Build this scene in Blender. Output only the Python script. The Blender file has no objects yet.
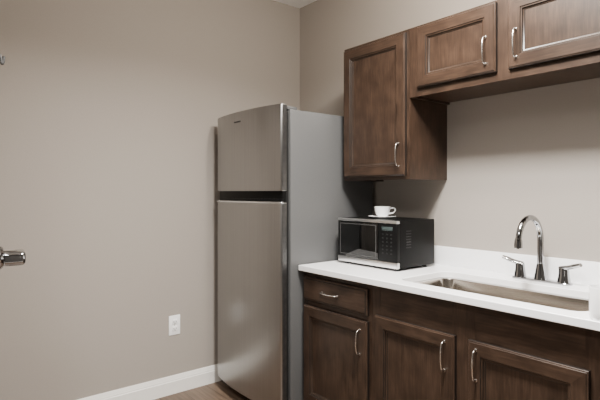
import bpy, bmesh, math
from mathutils import Vector, Matrix
PI = math.pi
C = bpy.context.scene.collection
ORG = {}

# ------------------------------------------------------------------ materials
def mat(name, col, rough=0.5, metal=0.0, spec=0.5, coat=0.0, aniso=0.0):
    m = bpy.data.materials.new(name); m.use_nodes = True
    b = m.node_tree.nodes['Principled BSDF']
    b.inputs['Base Color'].default_value = (*col, 1)
    b.inputs['Roughness'].default_value = rough
    b.inputs['Metallic'].default_value = metal
    b.inputs['Specular IOR Level'].default_value = spec
    b.inputs['Coat Weight'].default_value = coat
    b.inputs['Anisotropic'].default_value = aniso
    return m

def noisy(m, scale, c1, c2, bump=0.0, stretch=(1, 1, 1), detail=4, bdist=0.001, lo=0.35, hi=0.65, rough=None):
    nt = m.node_tree; N = nt.nodes; L = nt.links; b = N['Principled BSDF']
    tc = N.new('ShaderNodeTexCoord'); mp = N.new('ShaderNodeMapping')
    mp.inputs['Scale'].default_value = stretch
    nz = N.new('ShaderNodeTexNoise'); nz.inputs['Scale'].default_value = scale; nz.inputs['Detail'].default_value = detail
    L.new(tc.outputs['Object'], mp.inputs['Vector']); L.new(mp.outputs['Vector'], nz.inputs['Vector'])
    r = N.new('ShaderNodeValToRGB')
    r.color_ramp.elements[0].position = lo; r.color_ramp.elements[1].position = hi
    r.color_ramp.elements[0].color = (*c1, 1); r.color_ramp.elements[1].color = (*c2, 1)
    L.new(nz.outputs['Fac'], r.inputs['Fac']); L.new(r.outputs['Color'], b.inputs['Base Color'])
    if rough:
        mr = N.new('ShaderNodeMapRange'); mr.inputs['To Min'].default_value = rough[0]; mr.inputs['To Max'].default_value = rough[1]
        L.new(nz.outputs['Fac'], mr.inputs['Value']); L.new(mr.outputs['Result'], b.inputs['Roughness'])
    if bump:
        bp = N.new('ShaderNodeBump'); bp.inputs['Strength'].default_value = bump; bp.inputs['Distance'].default_value = bdist
        L.new(nz.outputs['Fac'], bp.inputs['Height']); L.new(bp.outputs['Normal'], b.inputs['Normal'])
    return m

def wood(name, horizontal=False):
    m = mat(name, (0.08, 0.04, 0.025), 0.34, spec=0.4)
    nt = m.node_tree; N = nt.nodes; L = nt.links; b = N['Principled BSDF']
    tc = N.new('ShaderNodeTexCoord')
    def nz(scale, st, det):
        mp = N.new('ShaderNodeMapping'); mp.inputs['Scale'].default_value = st
        n = N.new('ShaderNodeTexNoise'); n.inputs['Scale'].default_value = scale; n.inputs['Detail'].default_value = det
        L.new(tc.outputs['Object'], mp.inputs['Vector']); L.new(mp.outputs['Vector'], n.inputs['Vector'])
        return n
    fine = nz(140, (0.07, 1, 1) if horizontal else (1, 1, 0.07), 6)
    broad = nz(17, (0.6, 1, 1) if horizontal else (1, 1, 0.6), 6)
    mx = N.new('ShaderNodeMath'); mx.operation = 'MULTIPLY_ADD'
    mx.inputs[1].default_value = 0.48
    m2 = N.new('ShaderNodeMath'); m2.operation = 'MULTIPLY'; m2.inputs[1].default_value = 0.52
    L.new(broad.outputs['Fac'], m2.inputs[0]); L.new(fine.outputs['Fac'], mx.inputs[0]); L.new(m2.outputs[0], mx.inputs[2])
    r = N.new('ShaderNodeValToRGB'); e = r.color_ramp.elements
    e[0].position = 0.34; e[0].color = (0.0180, 0.0104, 0.0068, 1)
    e[1].position = 0.67; e[1].color = (0.0560, 0.0335, 0.0222, 1)
    k = e.new(0.5); k.color = (0.0335, 0.0196, 0.0129, 1)
    L.new(mx.outputs[0], r.inputs['Fac']); L.new(r.outputs['Color'], b.inputs['Base Color'])
    bp = N.new('ShaderNodeBump'); bp.inputs['Strength'].default_value = 0.07; bp.inputs['Distance'].default_value = 0.0004
    L.new(fine.outputs['Fac'], bp.inputs['Height']); L.new(bp.outputs['Normal'], b.inputs['Normal'])
    return m

WOOD = wood('walnut_stain'); WOODH = wood('walnut_stain_rail', True)
GROOVE = noisy(mat('glazed_groove', (.01, .006, .004), .5), 60, (.006, .0038, .0026), (.009, .0058, .004))
WALL = noisy(mat('greige_paint', (.46, .41, .36), 0.7, spec=.25), 180, (.328, .296, .264), (.342, .309, .276), bump=.08, bdist=.0006)
WALLD = noisy(mat('dimmed_wall_paint', (.2, .17, .15), 0.7, spec=.25), 180, (.10, .092, .085), (.11, .102, .095))  # wall paint darkened as if dimly lit, so chrome reflects a darker room
CEIL = noisy(mat('ceiling_paint', (.8, .8, .78), 0.9), 90, (.93, .93, .925), (.95, .95, .945))
TRIM = noisy(mat('white_trim_paint', (.80, .78, .75), 0.45), 40, (.82, .80, .76), (.84, .82, .78))
STEEL = noisy(mat('brushed_steel', (.5, .48, .46), .3, 1.0, aniso=.4), 6, (.335, .333, .329), (.365, .363, .359), stretch=(60, 60, .25), detail=2, rough=(.27, .32))
LIP = noisy(mat('steel_lip', (.6, .62, .64), .2, 1.0), 20, (.64, .66, .68), (.70, .72, .74))
STEELE = noisy(mat('dark_steel_edge', (.05, .05, .05), .3, .9), 30, (.11, .11, .11), (.14, .14, .14))
SIDE = noisy(mat('grey_enamel', (.2, .2, .2), .30, spec=.5), 300, (.080, .081, .082), (.094, .095, .096), bump=.1, bdist=.0004)
BLACK = noisy(mat('black_plastic', (.012, .012, .012), .45, spec=.10), 200, (.003, .003, .003), (.0045, .0045, .0045))
DARK = noisy(mat('dark_gasket', (.03, .03, .03), .6, spec=.2), 100, (.008, .008, .008), (.012, .012, .012))
GLASS = noisy(mat('black_glass', (.006, .006, .006), .04, spec=.4), 20, (.002, .002, .002), (.003, .003, .003))
MSTEEL = noisy(mat('microwave_steel', (.6, .58, .56), .3, 1.0), 6, (.68, .675, .67), (.74, .735, .73), stretch=(.3, 60, 60), detail=3)
SINKM = noisy(mat('sink_steel', (.6, .57, .53), .2, 1.0), 8, (.44, .40, .35), (.51, .465, .41), stretch=(.5, 40, 40), detail=3)
RIMM = noisy(mat('polished_rim', (.8, .8, .8), .15, 1.0), 30, (.82, .81, .79), (.86, .85, .83))
NICKEL = noisy(mat('satin_nickel', (.72, .69, .66), .22, 1.0), 40, (.64, .62, .595), (.70, .68, .655))
CHROME = noisy(mat('chrome', (.4, .41, .42), .05, 1.0), 20, (.37, .378, .39), (.41, .418, .43))
QUARTZ = noisy(mat('white_quartz', (.8, .8, .8), .22, spec=.5), 260, (.91, .91, .92), (.95, .95, .96), detail=2)
PORC = noisy(mat('white_porcelain', (.85, .85, .84), .15, coat=.3), 20, (.93, .93, .93), (.95, .95, .95))
PLATE = noisy(mat('white_plastic', (.85, .85, .85), .3), 60, (.92, .92, .92), (.95, .95, .95))
KEY = noisy(mat('grey_keys', (.25, .25, .25), .5), 60, (.035, .035, .035), (.05, .05, .05))
KEY2 = noisy(mat('dark_keys', (.02, .02, .02), .5, spec=.2), 60, (.009, .009, .009), (.014, .014, .014))
LCD = noisy(mat('display_panel', (.02, .03, .03), .15), 30, (.03, .042, .042), (.04, .055, .055))
DOORW = noisy(mat('painted_door', (.35, .3, .26), .45), 30, (.40, .36, .32), (.43, .39, .35))

def floor_mat():
    m = mat('wood_plank_floor', (.2, .14, .1), .45)
    nt = m.node_tree; N = nt.nodes; L = nt.links; b = N['Principled BSDF']
    tc = N.new('ShaderNodeTexCoord')
    br = N.new('ShaderNodeTexBrick')
    br.inputs['Scale'].default_value = 1.0
    br.inputs['Brick Width'].default_value = 1.2; br.inputs['Row Height'].default_value = 0.16
    br.inputs['Mortar Size'].default_value = 0.002; br.offset = 0.37
    br.inputs['Color1'].default_value = (.110, .074, .050, 1); br.inputs['Color2'].default_value = (.145, .100, .070, 1)
    br.inputs['Mortar'].default_value = (.035, .024, .017, 1)
    L.new(tc.outputs['Object'], br.inputs['Vector'])
    mp = N.new('ShaderNodeMapping'); mp.inputs['Scale'].default_value = (1.5, 28, 1)
    n = N.new('ShaderNodeTexNoise'); n.inputs['Scale'].default_value = 2.2; n.inputs['Detail'].default_value = 6
    L.new(tc.outputs['Object'], mp.inputs['Vector']); L.new(mp.outputs['Vector'], n.inputs['Vector'])
    r = N.new('ShaderNodeValToRGB'); r.color_ramp.elements[0].color = (.6, .6, .6, 1); r.color_ramp.elements[1].color = (1.25, 1.24, 1.23, 1)
    r.color_ramp.elements[0].position = .32; r.color_ramp.elements[1].position = .68
    L.new(n.outputs['Fac'], r.inputs['Fac'])
    mx = N.new('ShaderNodeMix'); mx.data_type = 'RGBA'; mx.blend_type = 'MULTIPLY'; mx.inputs['Factor'].default_value = 1
    L.new(br.outputs['Color'], mx.inputs['A']); L.new(r.outputs['Color'], mx.inputs['B'])
    L.new(mx.outputs['Result'], b.inputs['Base Color'])
    return m
FLOOR = floor_mat()

# ------------------------------------------------------------------ helpers
def link(o, parent=None, world=Vector((0, 0, 0))):
    C.objects.link(o)
    ORG[o.name] = Vector(world)
    if parent:
        o.parent = parent
        o.location = Vector(world) - ORG[parent.name]
    else:
        o.location = world
    return o

def thing(name, loc, label, cat, group=None):
    o = bpy.data.objects.new(name, None); o.empty_display_size = .05
    link(o, None, loc)
    o['label'] = label; o['category'] = cat
    if group: o['group'] = group
    return o

def obj(name, bm, m, parent=None, label=None, cat=None, kind=None, org=None, smooth=True, angle=32):
    """bm is in world coordinates."""
    if parent and org is None: org = ORG[parent.name]
    if org is None: org = Vector((0, 0, 0))
    org = Vector(org)
    bmesh.ops.translate(bm, verts=bm.verts, vec=-org)
    bmesh.ops.recalc_face_normals(bm, faces=bm.faces)
    me = bpy.data.meshes.new(name); bm.to_mesh(me); bm.free()
    for mm in (m if isinstance(m, (list, tuple)) else [m]): me.materials.append(mm)
    if smooth:
        for p in me.polygons: p.use_smooth = True
        me.set_sharp_from_angle(angle=math.radians(angle))
    o = bpy.data.objects.new(name, me)
    link(o, parent, org)
    if label: o['label'] = label
    if cat: o['category'] = cat
    if kind: o['kind'] = kind
    return o

def merge(bm, t):
    me = bpy.data.meshes.new('tmp'); t.to_mesh(me); t.free(); bm.from_mesh(me); bpy.data.meshes.remove(me)

def box(bm, x0, x1, y0, y1, z0, z1, bev=0.0, seg=2, M=None):
    t = bmesh.new()
    bmesh.ops.create_cube(t, size=1)
    bmesh.ops.scale(t, vec=(x1 - x0, y1 - y0, z1 - z0), verts=t.verts)
    bmesh.ops.translate(t, vec=((x0 + x1) / 2, (y0 + y1) / 2, (z0 + z1) / 2), verts=t.verts)
    if bev: bmesh.ops.bevel(t, geom=t.edges[:], offset=bev, segments=seg, affect='EDGES', profile=.5)
    if M is not None: bmesh.ops.transform(t, matrix=M, verts=t.verts)
    merge(bm, t); return bm

def B(*a, **k): return box(bmesh.new(), *a, **k)

def lathe(bm, prof, cx=0, cy=0, cz=0, seg=32, M=None):
    t = bmesh.new(); rings = []
    for r, z in prof:
        if r < 1e-6: rings.append([t.verts.new((0, 0, z))])
        else: rings.append([t.verts.new((r * math.cos(2 * PI * i / seg), r * math.sin(2 * PI * i / seg), z)) for i in range(seg)])
    for a, b in zip(rings, rings[1:]):
        for i in range(seg):
            j = (i + 1) % seg
            vs = [a[i % len(a)], a[j % len(a)], b[j % len(b)], b[i % len(b)]]
            u = []
            for v in vs:
                if v not in u: u.append(v)
            if len(u) >= 3: t.faces.new(u)
    if M is not None: bmesh.ops.transform(t, matrix=M, verts=t.verts)
    bmesh.ops.translate(t, vec=(cx, cy, cz), verts=t.verts)
    merge(bm, t); return bm

def catmull(pts, n=8):
    P = [Vector(p) for p in pts]; P = [2 * P[0] - P[1]] + P + [2 * P[-1] - P[-2]]; out = []
    for i in range(1, len(P) - 2):
        a, b, c, d = P[i - 1:i + 3]
        for k in range(n):
            t = k / n
            out.append(.5 * ((2 * b) + (c - a) * t + (2 * a - 5 * b + 4 * c - d) * t * t + (3 * b - a - 3 * c + d) * t ** 3))
    out.append(P[-2]); return out

def sweep(bm, pts, rad, seg=14, flat=1.0, up=None):
    pts = [Vector(p) for p in pts]; n = len(pts); t = bmesh.new()
    if not isinstance(rad, (list, tuple)): rad = [rad] * n
    if len(rad) != n:
        src = rad; m = len(src) - 1; rad = []
        for i in range(n):
            f = i / (n - 1) * m; k = min(int(f), m - 1); rad.append(src[k] * (1 - (f - k)) + src[k + 1] * (f - k))
    T = [(pts[min(i + 1, n - 1)] - pts[max(i - 1, 0)]).normalized() for i in range(n)]
    u = Vector(up) if up else (Vector((0, 0, 1)) if abs(T[0].z) < .9 else Vector((1, 0, 0)))
    u = (u - T[0] * u.dot(T[0])).normalized(); rings = []
    for i in range(n):
        u = (u - T[i] * u.dot(T[i])).normalized(); w = T[i].cross(u)
        rings.append([t.verts.new(pts[i] + (u * math.cos(2 * PI * k / seg) * flat + w * math.sin(2 * PI * k / seg)) * rad[i]) for k in range(seg)])
    for a, b in zip(rings, rings[1:]):
        for k in range(seg):
            j = (k + 1) % seg; t.faces.new([a[k], a[j], b[j], b[k]])
    t.faces.new(rings[0]); t.faces.new(rings[-1])
    merge(bm, t); return bm

def rrect(x0, x1, y0, y1, r, n=6):
    out = []
    for cx, cy, a0 in ((x1 - r, y1 - r, 0), (x0 + r, y1 - r, 90), (x0 + r, y0 + r, 180), (x1 - r, y0 + r, 270)):
        for i in range(n + 1):
            a = math.radians(a0 + 90 * i / n); out.append((cx + r * math.cos(a), cy + r * math.sin(a)))
    return out

# ------------------------------------------------------------------ room shell
ZC = 2.655; XR = 4.1; YF = -4.0; LX = .010      # LX: face of the left wall
obj('floor', B(-1.5, XR + .1, YF - .1, .1, -.05, 0), FLOOR, kind='structure')
obj('ceiling', B(-1.5, XR + .1, YF - .1, .1, ZC, ZC + .05), CEIL, kind='structure')
obj('wall_back', B(-.1, XR + .1, 0, .1, 0, ZC), WALL, kind='structure')
# left wall: one slab with a doorway cut out of it
bm = bmesh.new()
ol = [(0, 0), (0, ZC), (YF - .1, ZC), (YF - .1, 0), (-2.9, 0), (-2.9, 2.09), (-2.0, 2.09), (-2.0, 0)]
a = [bm.verts.new((LX, y, z)) for y, z in ol]; b = [bm.verts.new((LX - .1, y, z)) for y, z in ol]
bm.faces.new(a); bm.faces.new(b[::-1])
for i in range(len(ol)):
    j = (i + 1) % len(ol); bm.faces.new([a[i], a[j], b[j], b[i]])
obj('wall_left', bm, WALL, kind='structure', smooth=False)
obj('wall_right', B(XR, XR + .1, YF, 0, 0, ZC), WALLD, kind='structure')
obj('wall_front', B(LX, XR, YF - .1, YF, 0, ZC), WALLD, kind='structure')
obj('wall_hall', B(-1.5, -1.4, YF, 0, 0, ZC), WALL, kind='structure')

def baseboard(name, p0, p1, nrm):
    prof = [(0, 0), (.015, 0), (.015, .078), (.012, .082), (.012, .088), (.009, .095), (.0075, .104), (.004, .112), (0, .112)]
    bm = bmesh.new(); p0 = Vector(p0); p1 = Vector(p1); nrm = Vector(nrm)
    a = [bm.verts.new(p0 + nrm * d + Vector((0, 0, z))) for d, z in prof]
    b = [bm.verts.new(p1 + nrm * d + Vector((0, 0, z))) for d, z in prof]
    for i in range(len(prof)):
        j = (i + 1) % len(prof); bm.faces.new([a[i], a[j], b[j], b[i]])
    bm.faces.new(a); bm.faces.new(b[::-1])
    obj(name, bm, TRIM, kind='structure', angle=20)
baseboard('baseboard_left', (LX, -1.966, 0), (LX, 0, 0), (1, 0, 0))
baseboard('baseboard_back', (LX + .017, 0, 0), (.79, 0, 0), (0, -1, 0))
baseboard('baseboard_right', (XR, YF, 0), (XR, 0, 0), (-1, 0, 0))
# doorway casing (just out of frame on the left)
obj('trim_1', B(LX, LX + .018, -2.04, -1.968, 0, 2.05, .003), TRIM, kind='structure')
obj('trim_2', B(LX, LX + .018, -2.96, -2.88, 0, 2.05, .003), TRIM, kind='structure')
obj('trim_3', B(LX, LX + .018, -2.96, -1.968, 2.05, 2.12, .003), TRIM, kind='structure')

# open door leaf
camloc = Vector((2.85, -2.29, 1.26))
hinge = Vector((LX + .022, -1.9575, 0)); dr = Vector((2.85, -2.29 - (-1.956) - .012, 0)).normalized(); nr = Vector((-dr.y, dr.x, 0))
MD = Matrix(((dr.x, nr.x, 0, hinge.x), (dr.y, nr.y, 0, hinge.y), (0, 0, 1, 0), (0, 0, 0, 1)))
door = obj('door_1', B(0, .93, -.044, 0, .01, 2.04, .002, M=MD), DOORW, kind='structure')
def W(a, b, z): return MD @ Vector((a, b, z))
bm = bmesh.new()
hz = 1.03; hx = .86
MR = MD @ Matrix.Translation((hx, 0, hz)) @ Matrix.Rotation(-PI / 2, 4, 'X')
lathe(bm, [(0, 0), (.040, 0), (.040, .012), (.035, .018), (.024, .020), (.023, .06), (0, .06)], M=MR)
box(bm, hx - .02, hx + .026, .010, .087, hz - .030, hz + .020, .015, 5, M=MD)
box(bm, hx - .120, hx - .01, .050, .088, hz - .024, hz + .016, .010, 4, M=MD)
obj('door_handle', bm, CHROME, door, label='chrome lever handle')
bm = bmesh.new()
box(bm, hx - .012, hx + .012, 0, .006, 1.68, 1.77, .002, M=MD)
sweep(bm, catmull([W(hx, .002, 1.75), W(hx, .010, 1.73), W(hx, .014, 1.71), W(hx, .018, 1.715), W(hx, .020, 1.735)], 5), .005)
obj('coat_hook', bm, KEY, door, label='small dark coat hook')

# ------------------------------------------------------------------ joinery helpers
def ringed(x0, x1, z0, z1, prof, alt, dark=()):
    bm = bmesh.new(); rings = []
    for i, y in prof:
        rings.append([bm.verts.new((x0 + i, y, z0 + i)), bm.verts.new((x1 - i, y, z0 + i)), bm.verts.new((x1 - i, y, z1 - i)), bm.verts.new((x0 + i, y, z1 - i))])
    for q, (a, b) in enumerate(zip(rings, rings[1:])):
        for k in range(4):
            j = (k + 1) % 4
            f = bm.faces.new([a[k], a[j], b[j], b[k]])
            if q in dark: f.material_index = 2
            elif alt and k % 2 == 0: f.material_index = 1
    bm.faces.new(rings[-1]); bm.faces.new(rings[0][::-1])
    return bm
DM = [WOOD, WOODH, GROOVE]
def panel_door(x0, x1, z0, z1, yb, t=.02, fr=.053):
    """frame-and-panel front facing -Y: rails get the horizontal grain slot, the moulding steps a darker glaze."""
    yf = yb - t
    return ringed(x0, x1, z0, z1, [(0, yb), (0, yf + .006), (.0018, yf + .0035), (.005, yf + .003), (.007, yf), (fr, yf), (fr + .0018, yf + .0035), (fr + .0075, yf + .004), (fr + .009, yf + .0085), (fr + .014, yf + .0105), (fr + .016, yf + .0130)], True, (0, 5, 7, 9))
def slab_front(x0, x1, z0, z1, yb, t=.02):
    yf = yb - t
    return ringed(x0, x1, z0, z1, [(0, yb), (0, yf + .006), (.0015, yf + .004), (.009, yf + .0035), (.0115, yf)], False, (0, 3))

def pull(cx, cz, y, vertical=True, L=.116):
    """slim bow pull with flat square feet, standing out towards -Y"""
    bm = bmesh.new(); h = L / 2
    path = [(-h, .001), (-h + .001, .012), (-h + .006, .021), (-h + .016, .0245), (-h * .4, .0275), (0, .028), (h * .4, .0275), (h - .016, .0245), (h - .006, .021), (h - .001, .012), (h, .001)]
    P = [(cx, y - d, cz + s) if vertical else (cx + s, y - d, cz) for s, d in path]
    sweep(bm, catmull(P, 4), [.0047, .0036, .0030, .0030, .0032, .0032, .0032, .0030, .0030, .0036, .0047], seg=12)
    for s in (-h, h):
        if vertical: box(bm, cx - .005, cx + .005, y - .003, y, cz + s - .0055, cz + s + .0055, .001)
        else: box(bm, cx + s - .0055, cx + s + .0055, y - .003, y, cz - .005, cz + .005, .001)
    return bm

# ------------------------------------------------------------------ base cabinets
FY = -.605; DT = .02
ZT = .83   # underside of worktop
def base_carcass(x0, x1, parent):
    bm = bmesh.new()
    for a in (x0, x1 - .018): box(bm, a, a + .018, FY + .02, -.002, .10, ZT)
    box(bm, x0 + .017, x1 - .017, FY + .02, -.002, .10, .118)
    box(bm, x0 + .017, x1 - .017, -.012, -.002, .117, ZT)
    obj('carcass', bm, WOOD, parent)
    obj('toe_kick', B(x0, x1, FY + .075, FY + .09, 0, .10), WOODH, parent)

def frame(parent, x0, x1, z0, z1, y, stiles, rails):
    for a, b in stiles: obj('frame_stile', B(a, b, y, y + .02, z0, z1), WOOD, parent)
    xs = sorted(stiles)
    for (a0, a1), (b0, b1) in zip(xs, xs[1:]):
        for r0, r1 in rails: obj('frame_rail', B(a1, b0, y + .0005, y + .02, r0, r1), WOODH, parent)

c1 = thing('base_cabinet', (1.05, -.3, 0), 'narrow dark wood base cabinet with one drawer, beside the refrigerator', 'cabinet')
base_carcass(.80, 1.302, c1)
frame(c1, .80, 1.302, .10, ZT, FY, [(.80, .835), (1.265, 1.302)], [(.10, .14), (.64, .685), (.79, ZT)])
d = obj('drawer', slab_front(.812, 1.286, .675, .80, FY), [WOODH, WOODH, GROOVE], c1)
obj('handle', pull(1.03, .735, FY - DT, False), NICKEL, d, label='satin nickel pull')
d = obj('door', panel_door(.812, 1.286, .115, .645, FY), DM, c1)
obj('handle', pull(1.243, .543, FY - DT), NICKEL, d, label='satin nickel pull')

c2 = thing('base_cabinet', (1.8, -.3, 0), 'wide dark wood base cabinet with two doors, under the sink', 'cabinet')
base_carcass(1.303, 2.30, c2)
frame(c2, 1.303, 2.30, .10, ZT, FY, [(1.303, 1.355), (1.735, 1.835), (2.225, 2.30)], [(.10, .14), (.67, ZT)])
d = obj('door', panel_door(1.335, 1.755, .115, .69, FY), DM, c2)
obj('handle', pull(1.713, .603, FY - DT), NICKEL, d, label='satin nickel pull')
d = obj('door', panel_door(1.815, 2.240, .115, .69, FY), DM, c2)
obj('handle', pull(1.852, .603, FY - DT), NICKEL, d, label='satin nickel pull')

# ------------------------------------------------------------------ worktop with sink cut-out
SX0, SX1, SY0, SY1 = 1.415, 2.205, -.562, -.185
ZW = .86
bm = bmesh.new()
def loop(bm, pts, z):
    vs = [bm.verts.new((x, y, z)) for x, y in pts]
    return [bm.edges.new((vs[i], vs[(i + 1) % len(vs)])) for i in range(len(vs))]
es = loop(bm, [(.797, -.645), (2.335, -.645), (2.335, -.002), (.797, -.002)], ZW) + loop(bm, rrect(SX0, SX1, SY0, SY1, .06, 10), ZW)
bmesh.ops.triangle_fill(bm, edges=es, use_beauty=True, use_dissolve=False)
r = bmesh.ops.extrude_face_region(bm, geom=bm.faces[:])
bmesh.ops.translate(bm, verts=[v for v in r['geom'] if isinstance(v, bmesh.types.BMVert)], vec=(0, 0, -(ZW - ZT)))
top = obj('worktop', bm, QUARTZ, label='white quartz worktop running over both base cabinets', cat='worktop', org=(1.566, -.32, ZT))
bv = top.modifiers.new('bev', 'BEVEL'); bv.width = .003; bv.segments = 2; bv.limit_method = 'ANGLE'; bv.angle_limit = math.radians(60)
obj('backsplash', B(.797, 2.335, -.021, -.001, ZW, ZW + .10, .0015), QUARTZ, label='low white quartz backsplash strip along the wall behind the faucet', cat='backsplash', org=(1.566, -.011, ZW))

# sink
sxc = (SX0 + SX1) / 2
sk = thing('sink', (sxc, -.37, ZT - .19), 'rectangular undermount stainless steel sink set into the white worktop', 'sink')
def rings_mesh(spec, cap=False):
    bm = bmesh.new(); rings = []
    for inset, z, r in spec:
        rings.append([bm.verts.new((x, y, z)) for x, y in rrect(SX0 + inset, SX1 - inset, SY0 + inset, SY1 - inset, r, 10)])
    for a, b in zip(rings, rings[1:]):
        for i in range(len(a)):
            j = (i + 1) % len(a); bm.faces.new([a[i], a[j], b[j], b[i]])
    if cap: bm.faces.new(rings[-1])
    return bm
obj('basin', rings_mesh([(.008, ZT - .0025, .054), (.010, ZT - .008, .054), (.014, ZT - .14, .052), (.018, ZT - .165, .051), (.030, ZT - .182, .048), (.055, ZT - .188, .042), (.13, ZT - .192, .03)], True), SINKM, sk)
obj('rim', rings_mesh([(-.016, ZT - .0015, .072), (.0055, ZT - .0012, .055), (.008, ZT - .0022, .054), (.0085, ZT - .005, .054)]), RIMM, sk, label='bright polished steel rim')
obj('drain', lathe(bmesh.new(), [(.0, .001), (.018, .001), (.02, .004), (.034, .0045), (.042, .003), (.043, 0.0), (0, 0)], sxc, -.37, ZT - .1915), CHROME, sk)

# faucet
fx, fy = 1.85, -.095
fc = thing('faucet', (fx, fy, ZW), 'chrome gooseneck faucet with two lever handles behind the sink', 'faucet')
bm = bmesh.new(); rings = []
for ins, z in [(0, 0), (0, .005), (.002, .008), (.006, .0095)]:
    rings.append([bm.verts.new((x, y, ZW + z)) for x, y in rrect(fx - .128 + ins, fx + .134 - ins, fy - .028 + ins, fy + .028 - ins, .0275 - ins, 8)])
for a, b in zip(rings, rings[1:]):
    for i in range(len(a)):
        j = (i + 1) % len(a); bm.faces.new([a[i], a[j], b[j], b[i]])
bm.faces.new(rings[0][::-1]); bm.faces.new(rings[-1])
obj('deck_plate', bm, CHROME, fc)
bm = bmesh.new()
lathe(bm, [(0, .008), (.0275, .008), (.027, .012), (.0255, .022), (.0228, .036), (.0200, .052), (.0178, .066), (.0150, .078), (0, .078)], fx, fy, ZW)
obj('spout_base', bm, CHROME, fc)
bm = bmesh.new(); R = .100; zt = ZW + .188
pts = [(fx, fy, ZW + .055), (fx, fy, ZW + .10), (fx, fy, ZW + .15)]
for k in range(0, 13):
    a = PI * k / 12 * .95
    pts.append((fx, fy - R + R * math.cos(a), zt + R * math.sin(a)))
lx, ly = fx, fy - 2 * R - .001
pts.append((lx, ly, ZW + .183))
sweep(bm, catmull(pts, 3), [.0138, .0134, .0132, .0130, .0128, .0126], seg=20)
sp = obj('spout', bm, CHROME, fc)
obj('aerator', lathe(bmesh.new(), [(0, 0), (.012, 0), (.0166, .003), (.0166, .020), (.0156, .034), (.0126, .044), (0, .044)], lx, ly, ZW + .160), CHROME, sp)
for s, hxx in ((-1, 1.757), (1, 1.950)):
    h = obj('handle', lathe(bmesh.new(), [(0, .008), (.0270, .008), (.0266, .012), (.0250, .022), (.0225, .036), (.0210, .050), (.0205, .062), (.0190, .070), (.011, .076), (0, .077)], hxx, fy, ZW), CHROME, fc)
    bm = bmesh.new()
    sweep(bm, catmull([(hxx - s * .014, fy + .002, ZW + .067), (hxx + s * .012, fy - .004, ZW + .073), (hxx + s * .042, fy - .012, ZW + .083), (hxx + s * .074, fy - .018, ZW + .094)], 5), [.0160, .0160, .0140, .0145, .0118], flat=.68)
    obj('lever', bm, CHROME, h)

# ------------------------------------------------------------------ wall cabinets
UY = -.325; ZU = 2.09
def wall_carcass(x0, x1, z0, parent):
    bm = bmesh.new()
    for a in (x0, x1 - .016): box(bm, a, a + .016, UY + .02, -.001, z0, ZU)
    box(bm, x0 + .015, x1 - .015, UY + .02, -.001, z0 + .012, z0 + .028)
    box(bm, x0 + .015, x1 - .015, UY + .02, -.001, ZU - .016, ZU)
    box(bm, x0 + .015, x1 - .015, -.010, -.001, z0 + .027, ZU - .015)
    obj('carcass', bm, WOOD, parent)
u1 = thing('wall_cabinet', (1.065, -.16, 1.325), 'tall dark wood wall cabinet with a single door, above the microwave', 'cabinet')
wall_carcass(.829, 1.302, 1.325, u1)
frame(u1, .829, 1.302, 1.325, ZU, UY, [(.829, .865), (1.262, 1.302)], [(1.325, 1.365), (2.05, ZU)])
d = obj('door', panel_door(.838, 1.284, 1.345, 2.073, UY), DM, u1)
obj('handle', pull(1.248, 1.452, UY - DT), NICKEL, d, label='satin nickel pull')
u2 = thing('wall_cabinet', (1.8, -.16, 1.738), 'short dark wood wall cabinet with two doors, high above the sink', 'cabinet')
wall_carcass(1.303, 2.30, 1.738, u2)
frame(u2, 1.303, 2.30, 1.738, ZU, UY, [(1.303, 1.38), (1.75, 1.85), (2.225, 2.30)], [(1.738, 1.80), (2.05, ZU)])
d = obj('door', panel_door(1.358, 1.773, 1.778, 2.078, UY), DM, u2)
obj('handle', pull(1.728, 1.877, UY - DT), NICKEL, d, label='satin nickel pull')
d = obj('door', panel_door(1.827, 2.245, 1.778, 2.078, UY), DM, u2)
obj('handle', pull(1.864, 1.877, UY - DT), NICKEL, d, label='satin nickel pull')

# ------------------------------------------------------------------ refrigerator
fr = thing('refrigerator', (.4375, -.38, 0), 'stainless steel top-freezer refrigerator standing in the corner', 'refrigerator')
FX0, FX1 = .09, .785
obj('body', B(FX0 + .003, FX1, -.69, -.035, .03, 1.712, .006), SIDE, fr)
def front_prof(yb, ye, bow, x0=FX0, x1=FX1, r=.013):
    """plan outline of a bowed door: back edge, rounded front corners, curved face"""
    P = [(x1, yb)]
    c = (FX0 + FX1) / 2; hw = (FX1 - FX0) / 2 - .010
    def yy(x): return ye - bow * max(0, 1 - abs((x - c) / hw) ** 2.2)
    for i in range(6):
        a = PI / 2 * i / 5; P.append((x1 - r + r * math.cos(a), yy(x1 - r) + r - r * math.sin(a)))
    n = 28; w2 = x1 - x0 - 2 * r
    for i in range(1, n):
        x = x1 - r - w2 * i / n; P.append((x, yy(x)))
    for i in range(6):
        a = PI / 2 * i / 5; P.append((x0 + r - r * math.sin(a), yy(x0 + r) + r - r * math.cos(a)))
    P.append((x0, yb)); return P
def prism(P, z0, z1, bev=.0, edge=False):
    bm = bmesh.new()
    a = [bm.verts.new((x, y, z0)) for x, y in P]; b = [bm.verts.new((x, y, z1)) for x, y in P]
    f0 = bm.faces.new(a[::-1]); f1 = bm.faces.new(b)
    for i in range(len(P)):
        j = (i + 1) % len(P); f = bm.faces.new([a[i], a[j], b[j], b[i]])
        if edge:
            d = Vector((P[j][0] - P[i][0], P[j][1] - P[i][1])).normalized()
            if abs(d.y) > .95: f.material_index = 1
    if bev: bmesh.ops.bevel(bm, geom=list(f0.edges) + list(f1.edges), offset=bev, segments=3, affect='EDGES', profile=.5)
    return bm
obj('gasket', B(FX0 + .022, FX1 - .018, -.722, -.69, .08, 1.70), DARK, fr)
BOW = .036
PF = front_prof(-.716, -.754, BOW)
SM = [STEEL, STEELE]
fd = obj('freezer_door', prism(PF, 1.266, 1.735, .004, True), SM, fr)
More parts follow.
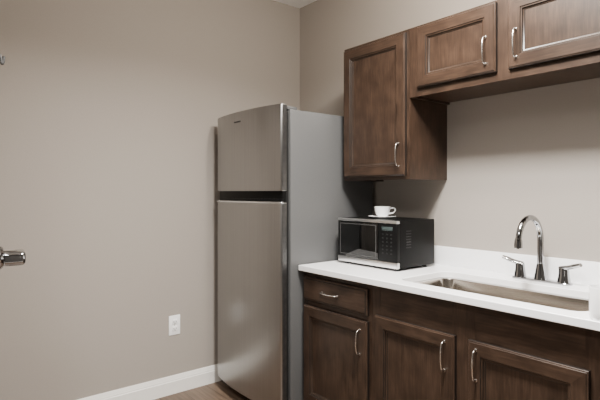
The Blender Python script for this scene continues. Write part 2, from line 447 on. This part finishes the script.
obj('handle_trim', prism(front_prof(-.716, -.738, BOW, FX0 + .006, FX1 - .006, .008), 1.222, 1.2665), BLACK, fd, label='black recessed grip')
ld = obj('refrigerator_door', prism(PF, .075, 1.202, .004, True), SM, fr)
obj('handle_trim', prism(front_prof(-.716, -.738, BOW, FX0 + .006, FX1 - .006, .008), 1.2015, 1.2215), BLACK, ld, label='black recessed grip')
obj('grip_lip', prism(front_prof(-.735, -.7590, BOW, FX0 - .001, FX1 + .002, .010), 1.1970, 1.2065, .002), LIP, ld, label='thin bright steel lip')
obj('badge', B(.365, .435, -.794, -.787, 1.672, 1.680, .001), KEY, fd, label='small dark badge')
obj('kick_grille', B(FX0 + .02, FX1 - .02, -.735, -.70, .03, .07, .004), DARK, fr)
obj('hinge_cover', B(FX1 - .095, FX1 - .015, -.70, -.63, 1.712, 1.73, .004), SIDE, fr)
for x in (FX0 + .07, FX1 - .07):
    for y in (-.66, -.10):
        obj('foot', lathe(bmesh.new(), [(0, 0), (.022, 0), (.022, .012), (.012, .015), (.012, .032), (0, .032)], x, y, 0, 16), BLACK, fr)

# ------------------------------------------------------------------ microwave
mw = thing('microwave', (1.08, -.25, ZW), 'small black microwave oven with steel trim on the worktop', 'microwave')
X0, X1, Y0, Y1, Z0, Z1 = .867, 1.292, -.412, -.10, ZW + .014, 1.115
TB = .030
obj('casing', B(X0, X1, Y0 + .022, Y1, Z0, Z1, .004), BLACK, mw)
DX = 1.166
md = obj('door', B(X0, DX, Y0, Y0 + .022, Z0 + TB + .001, Z1 - .015, .003), GLASS, mw)
# slim frame line around the window, then the glass
bm = bmesh.new()
wx0, wx1, wz0, wz1 = X0 + .018, DX - .012, Z0 + TB + .013, Z1 - .027
rings = []
for i, y in [(0, Y0 + .001), (0, Y0 - .0015), (.004, Y0 - .0015), (.004, Y0 + .001)]:
    rings.append([bm.verts.new((wx0 + i, y, wz0 + i)), bm.verts.new((wx1 - i, y, wz0 + i)), bm.verts.new((wx1 - i, y, wz1 - i)), bm.verts.new((wx0 + i, y, wz1 - i))])
for a, b in zip(rings, rings[1:]):
    for k in range(4):
        j = (k + 1) % 4; bm.faces.new([a[k], a[j], b[j], b[k]])
obj('window_frame', bm, KEY, md, label='grey window frame line')
obj('window', B(wx0 + .004, wx1 - .004, Y0 - .0008, Y0 + .002, wz0 + .004, wz1 - .004, .0004), GLASS, md)
obj('trim', B(X0, X1, Y0 - .001, Y0 + .022, Z0, Z0 + TB, .003), MSTEEL, mw, label='brushed steel lower trim strip')
obj('trim', B(X0, X1, Y0 - .001, Y0 + .022, Z1 - .0145, Z1, .002), MSTEEL, mw, label='brushed steel upper trim strip')
cp = obj('control_panel', B(DX + .002, X1, Y0, Y0 + .022, Z0 + TB + .001, Z1 - .015, .003), BLACK, mw)
obj('display', B(DX + .026, X1 - .028, Y0 - .001, Y0 + .002, Z1 - .052, Z1 - .032, .0005), LCD, cp)
b0 = None
for r in range(6):
    for c in range(3):
        if b0 is None:
            b0 = obj('button', B(DX + .028, DX + .039, Y0 - .0012, Y0 + .002, Z1 - .075, Z1 - .068, .001), KEY2, cp); base = b0.location.copy(); o = b0
        else:
            o = b0.copy(); C.objects.link(o); o.parent = cp
        o.location = base + Vector((c * .028, 0, -r * .0195))
for r in range(7):
    obj('vent_slot', B(X1 - .0005, X1 + .0006, -.34, -.30, Z0 + .10 + r * .014, Z0 + .105 + r * .014), KEY2, mw)
for x in (X0 + .04, X1 - .04):
    for y in (Y0 + .05, Y1 - .04):
        obj('foot', lathe(bmesh.new(), [(0, 0), (.012, 0), (.014, .0145), (0, .0145)], x, y, ZW, 16), DARK, mw)

# cup + saucer on the microwave
sxx, syy = 1.045, -.24
obj('saucer', lathe(bmesh.new(), [(0, 0), (.050, 0), (.054, .002), (.066, .0045), (.078, .008), (.0795, .0105), (.077, .0115), (.058, .0075), (.034, .006), (0, .006)], sxx, syy, Z1, 40), PORC,
    label='white porcelain saucer on top of the microwave', cat='saucer', org=(sxx, syy, Z1))
cz = Z1 + .0065
cup = obj('cup', lathe(bmesh.new(), [(0, 0.002), (.022, .002), (.023, 0), (.026, 0), (.0265, .003), (.035, .014), (.0415, .032), (.0455, .056), (.0455, .0575), (.0435, .0575), (.039, .033), (.033, .017), (.024, .007), (0, .006)], sxx, syy, cz, 40), PORC,
    label='white porcelain coffee cup on a saucer above the microwave', cat='cup', org=(sxx, syy, cz))
a = Vector((.80, .60, 0)); p = Vector((sxx, syy, cz))
obj('handle', sweep(bmesh.new(), catmull([p + a * .0425 + Vector((0, 0, .047)), p + a * .060 + Vector((0, 0, .051)), p + a * .072 + Vector((0, 0, .041)), p + a * .062 + Vector((0, 0, .025)), p + a * .036 + Vector((0, 0, .018))], 6), [.0045, .0036, .0036, .0036, .0045], seg=10), PORC, cup)

# white mug at the right edge
bx_, by_ = 2.276, -.60
can = obj('mug', lathe(bmesh.new(), [(0, .003), (.032, .003), (.033, 0), (.036, 0), (.039, .004), (.0405, .02), (.0405, .098), (.0395, .102), (.0375, .102), (.0365, .098), (.0365, .012), (.03, .007), (0, .007)], bx_, by_, ZW, 40), PORC,
    label='plain white mug at the front edge of the worktop, right of the sink', cat='mug', org=(bx_, by_, ZW))
p = Vector((bx_, by_, ZW)); a = Vector((.9, .43, 0))
obj('handle', sweep(bmesh.new(), catmull([p + a * .038 + Vector((0, 0, .083)), p + a * .058 + Vector((0, 0, .083)), p + a * .068 + Vector((0, 0, .055)), p + a * .058 + Vector((0, 0, .026)), p + a * .038 + Vector((0, 0, .024))], 6), .005, seg=10), PORC, can)

# ------------------------------------------------------------------ outlet on left wall
oy, oz = -1.012, .426
ot = thing('power_outlet', (LX, oy, oz), 'white duplex power outlet low on the beige wall left of the refrigerator', 'outlet')
obj('cover_plate', B(LX, LX + .006, oy - .037, oy + .037, oz - .061, oz + .061, .0025), PLATE, ot)
for s in (-1, 1):
    c = oz + s * .021
    rc = obj('receptacle', B(LX + .004, LX + .0105, oy - .0165, oy + .0165, c - .0145, c + .0145, .002), PLATE, ot)
    obj('slot', B(LX + .010, LX + .0108, oy - .009, oy - .0055, c - .004, c + .007), DARK, rc)
    obj('slot', B(LX + .010, LX + .0108, oy + .0055, oy + .009, c - .004, c + .007), DARK, rc)
    obj('slot', B(LX + .010, LX + .0108, oy - .003, oy + .003, c - .011, c - .006), DARK, rc)
obj('screw', lathe(bmesh.new(), [(0, 0), (.0035, 0), (.003, .0012), (0, .0014)], LX + .006, oy, oz, 12, M=Matrix.Rotation(PI / 2, 4, 'Y')), NICKEL, ot)

# ------------------------------------------------------------------ lights
def area(loc, sx, sy, e, col, spread=PI, rot=(0, 0, 0)):
    l = bpy.data.lights.new('ceiling_and_fill_lamp', 'AREA'); l.shape = 'RECTANGLE'; l.size = sx; l.size_y = sy; l.energy = e; l.color = col; l.spread = spread
    o = bpy.data.objects.new('ceiling_and_fill_lamp', l); C.objects.link(o); o.location = loc; o.rotation_euler = rot
    return o
area((2.0, -1.20, ZC - .02), .32, .32, 122, (1, .965, .915), 2.6)
area((2.5, -2.75, ZC - .02), 1.0, .5, 62, (1, .975, .935), 2.6)  # unseen rear fill, added to brighten the cabinet fronts
l = bpy.data.lights.new('glow_fill', 'POINT'); l.energy = 66; l.color = (1, .905, .79); l.shadow_soft_size = .05  # unseen point light, added for a warm glow on upper wall and ceiling
o = bpy.data.objects.new('glow_fill', l); C.objects.link(o); o.location = (1.75, -.80, 2.46)
w = bpy.data.worlds.new('world'); bpy.context.scene.world = w; w.use_nodes = True
w.node_tree.nodes['Background'].inputs['Color'].default_value = (.9, .95, 1, 1); w.node_tree.nodes['Background'].inputs['Strength'].default_value = .1

# ------------------------------------------------------------------ camera
cd = bpy.data.cameras.new('camera'); cd.sensor_width = 36; cd.sensor_fit = 'HORIZONTAL'; cd.lens = 28.8; cd.shift_y = -8 / 600; cd.clip_start = .02
co = bpy.data.objects.new('camera', cd); C.objects.link(co)
co.location = camloc; co.rotation_euler = (PI / 2, 0, math.radians(51.1))
bpy.context.scene.camera = co
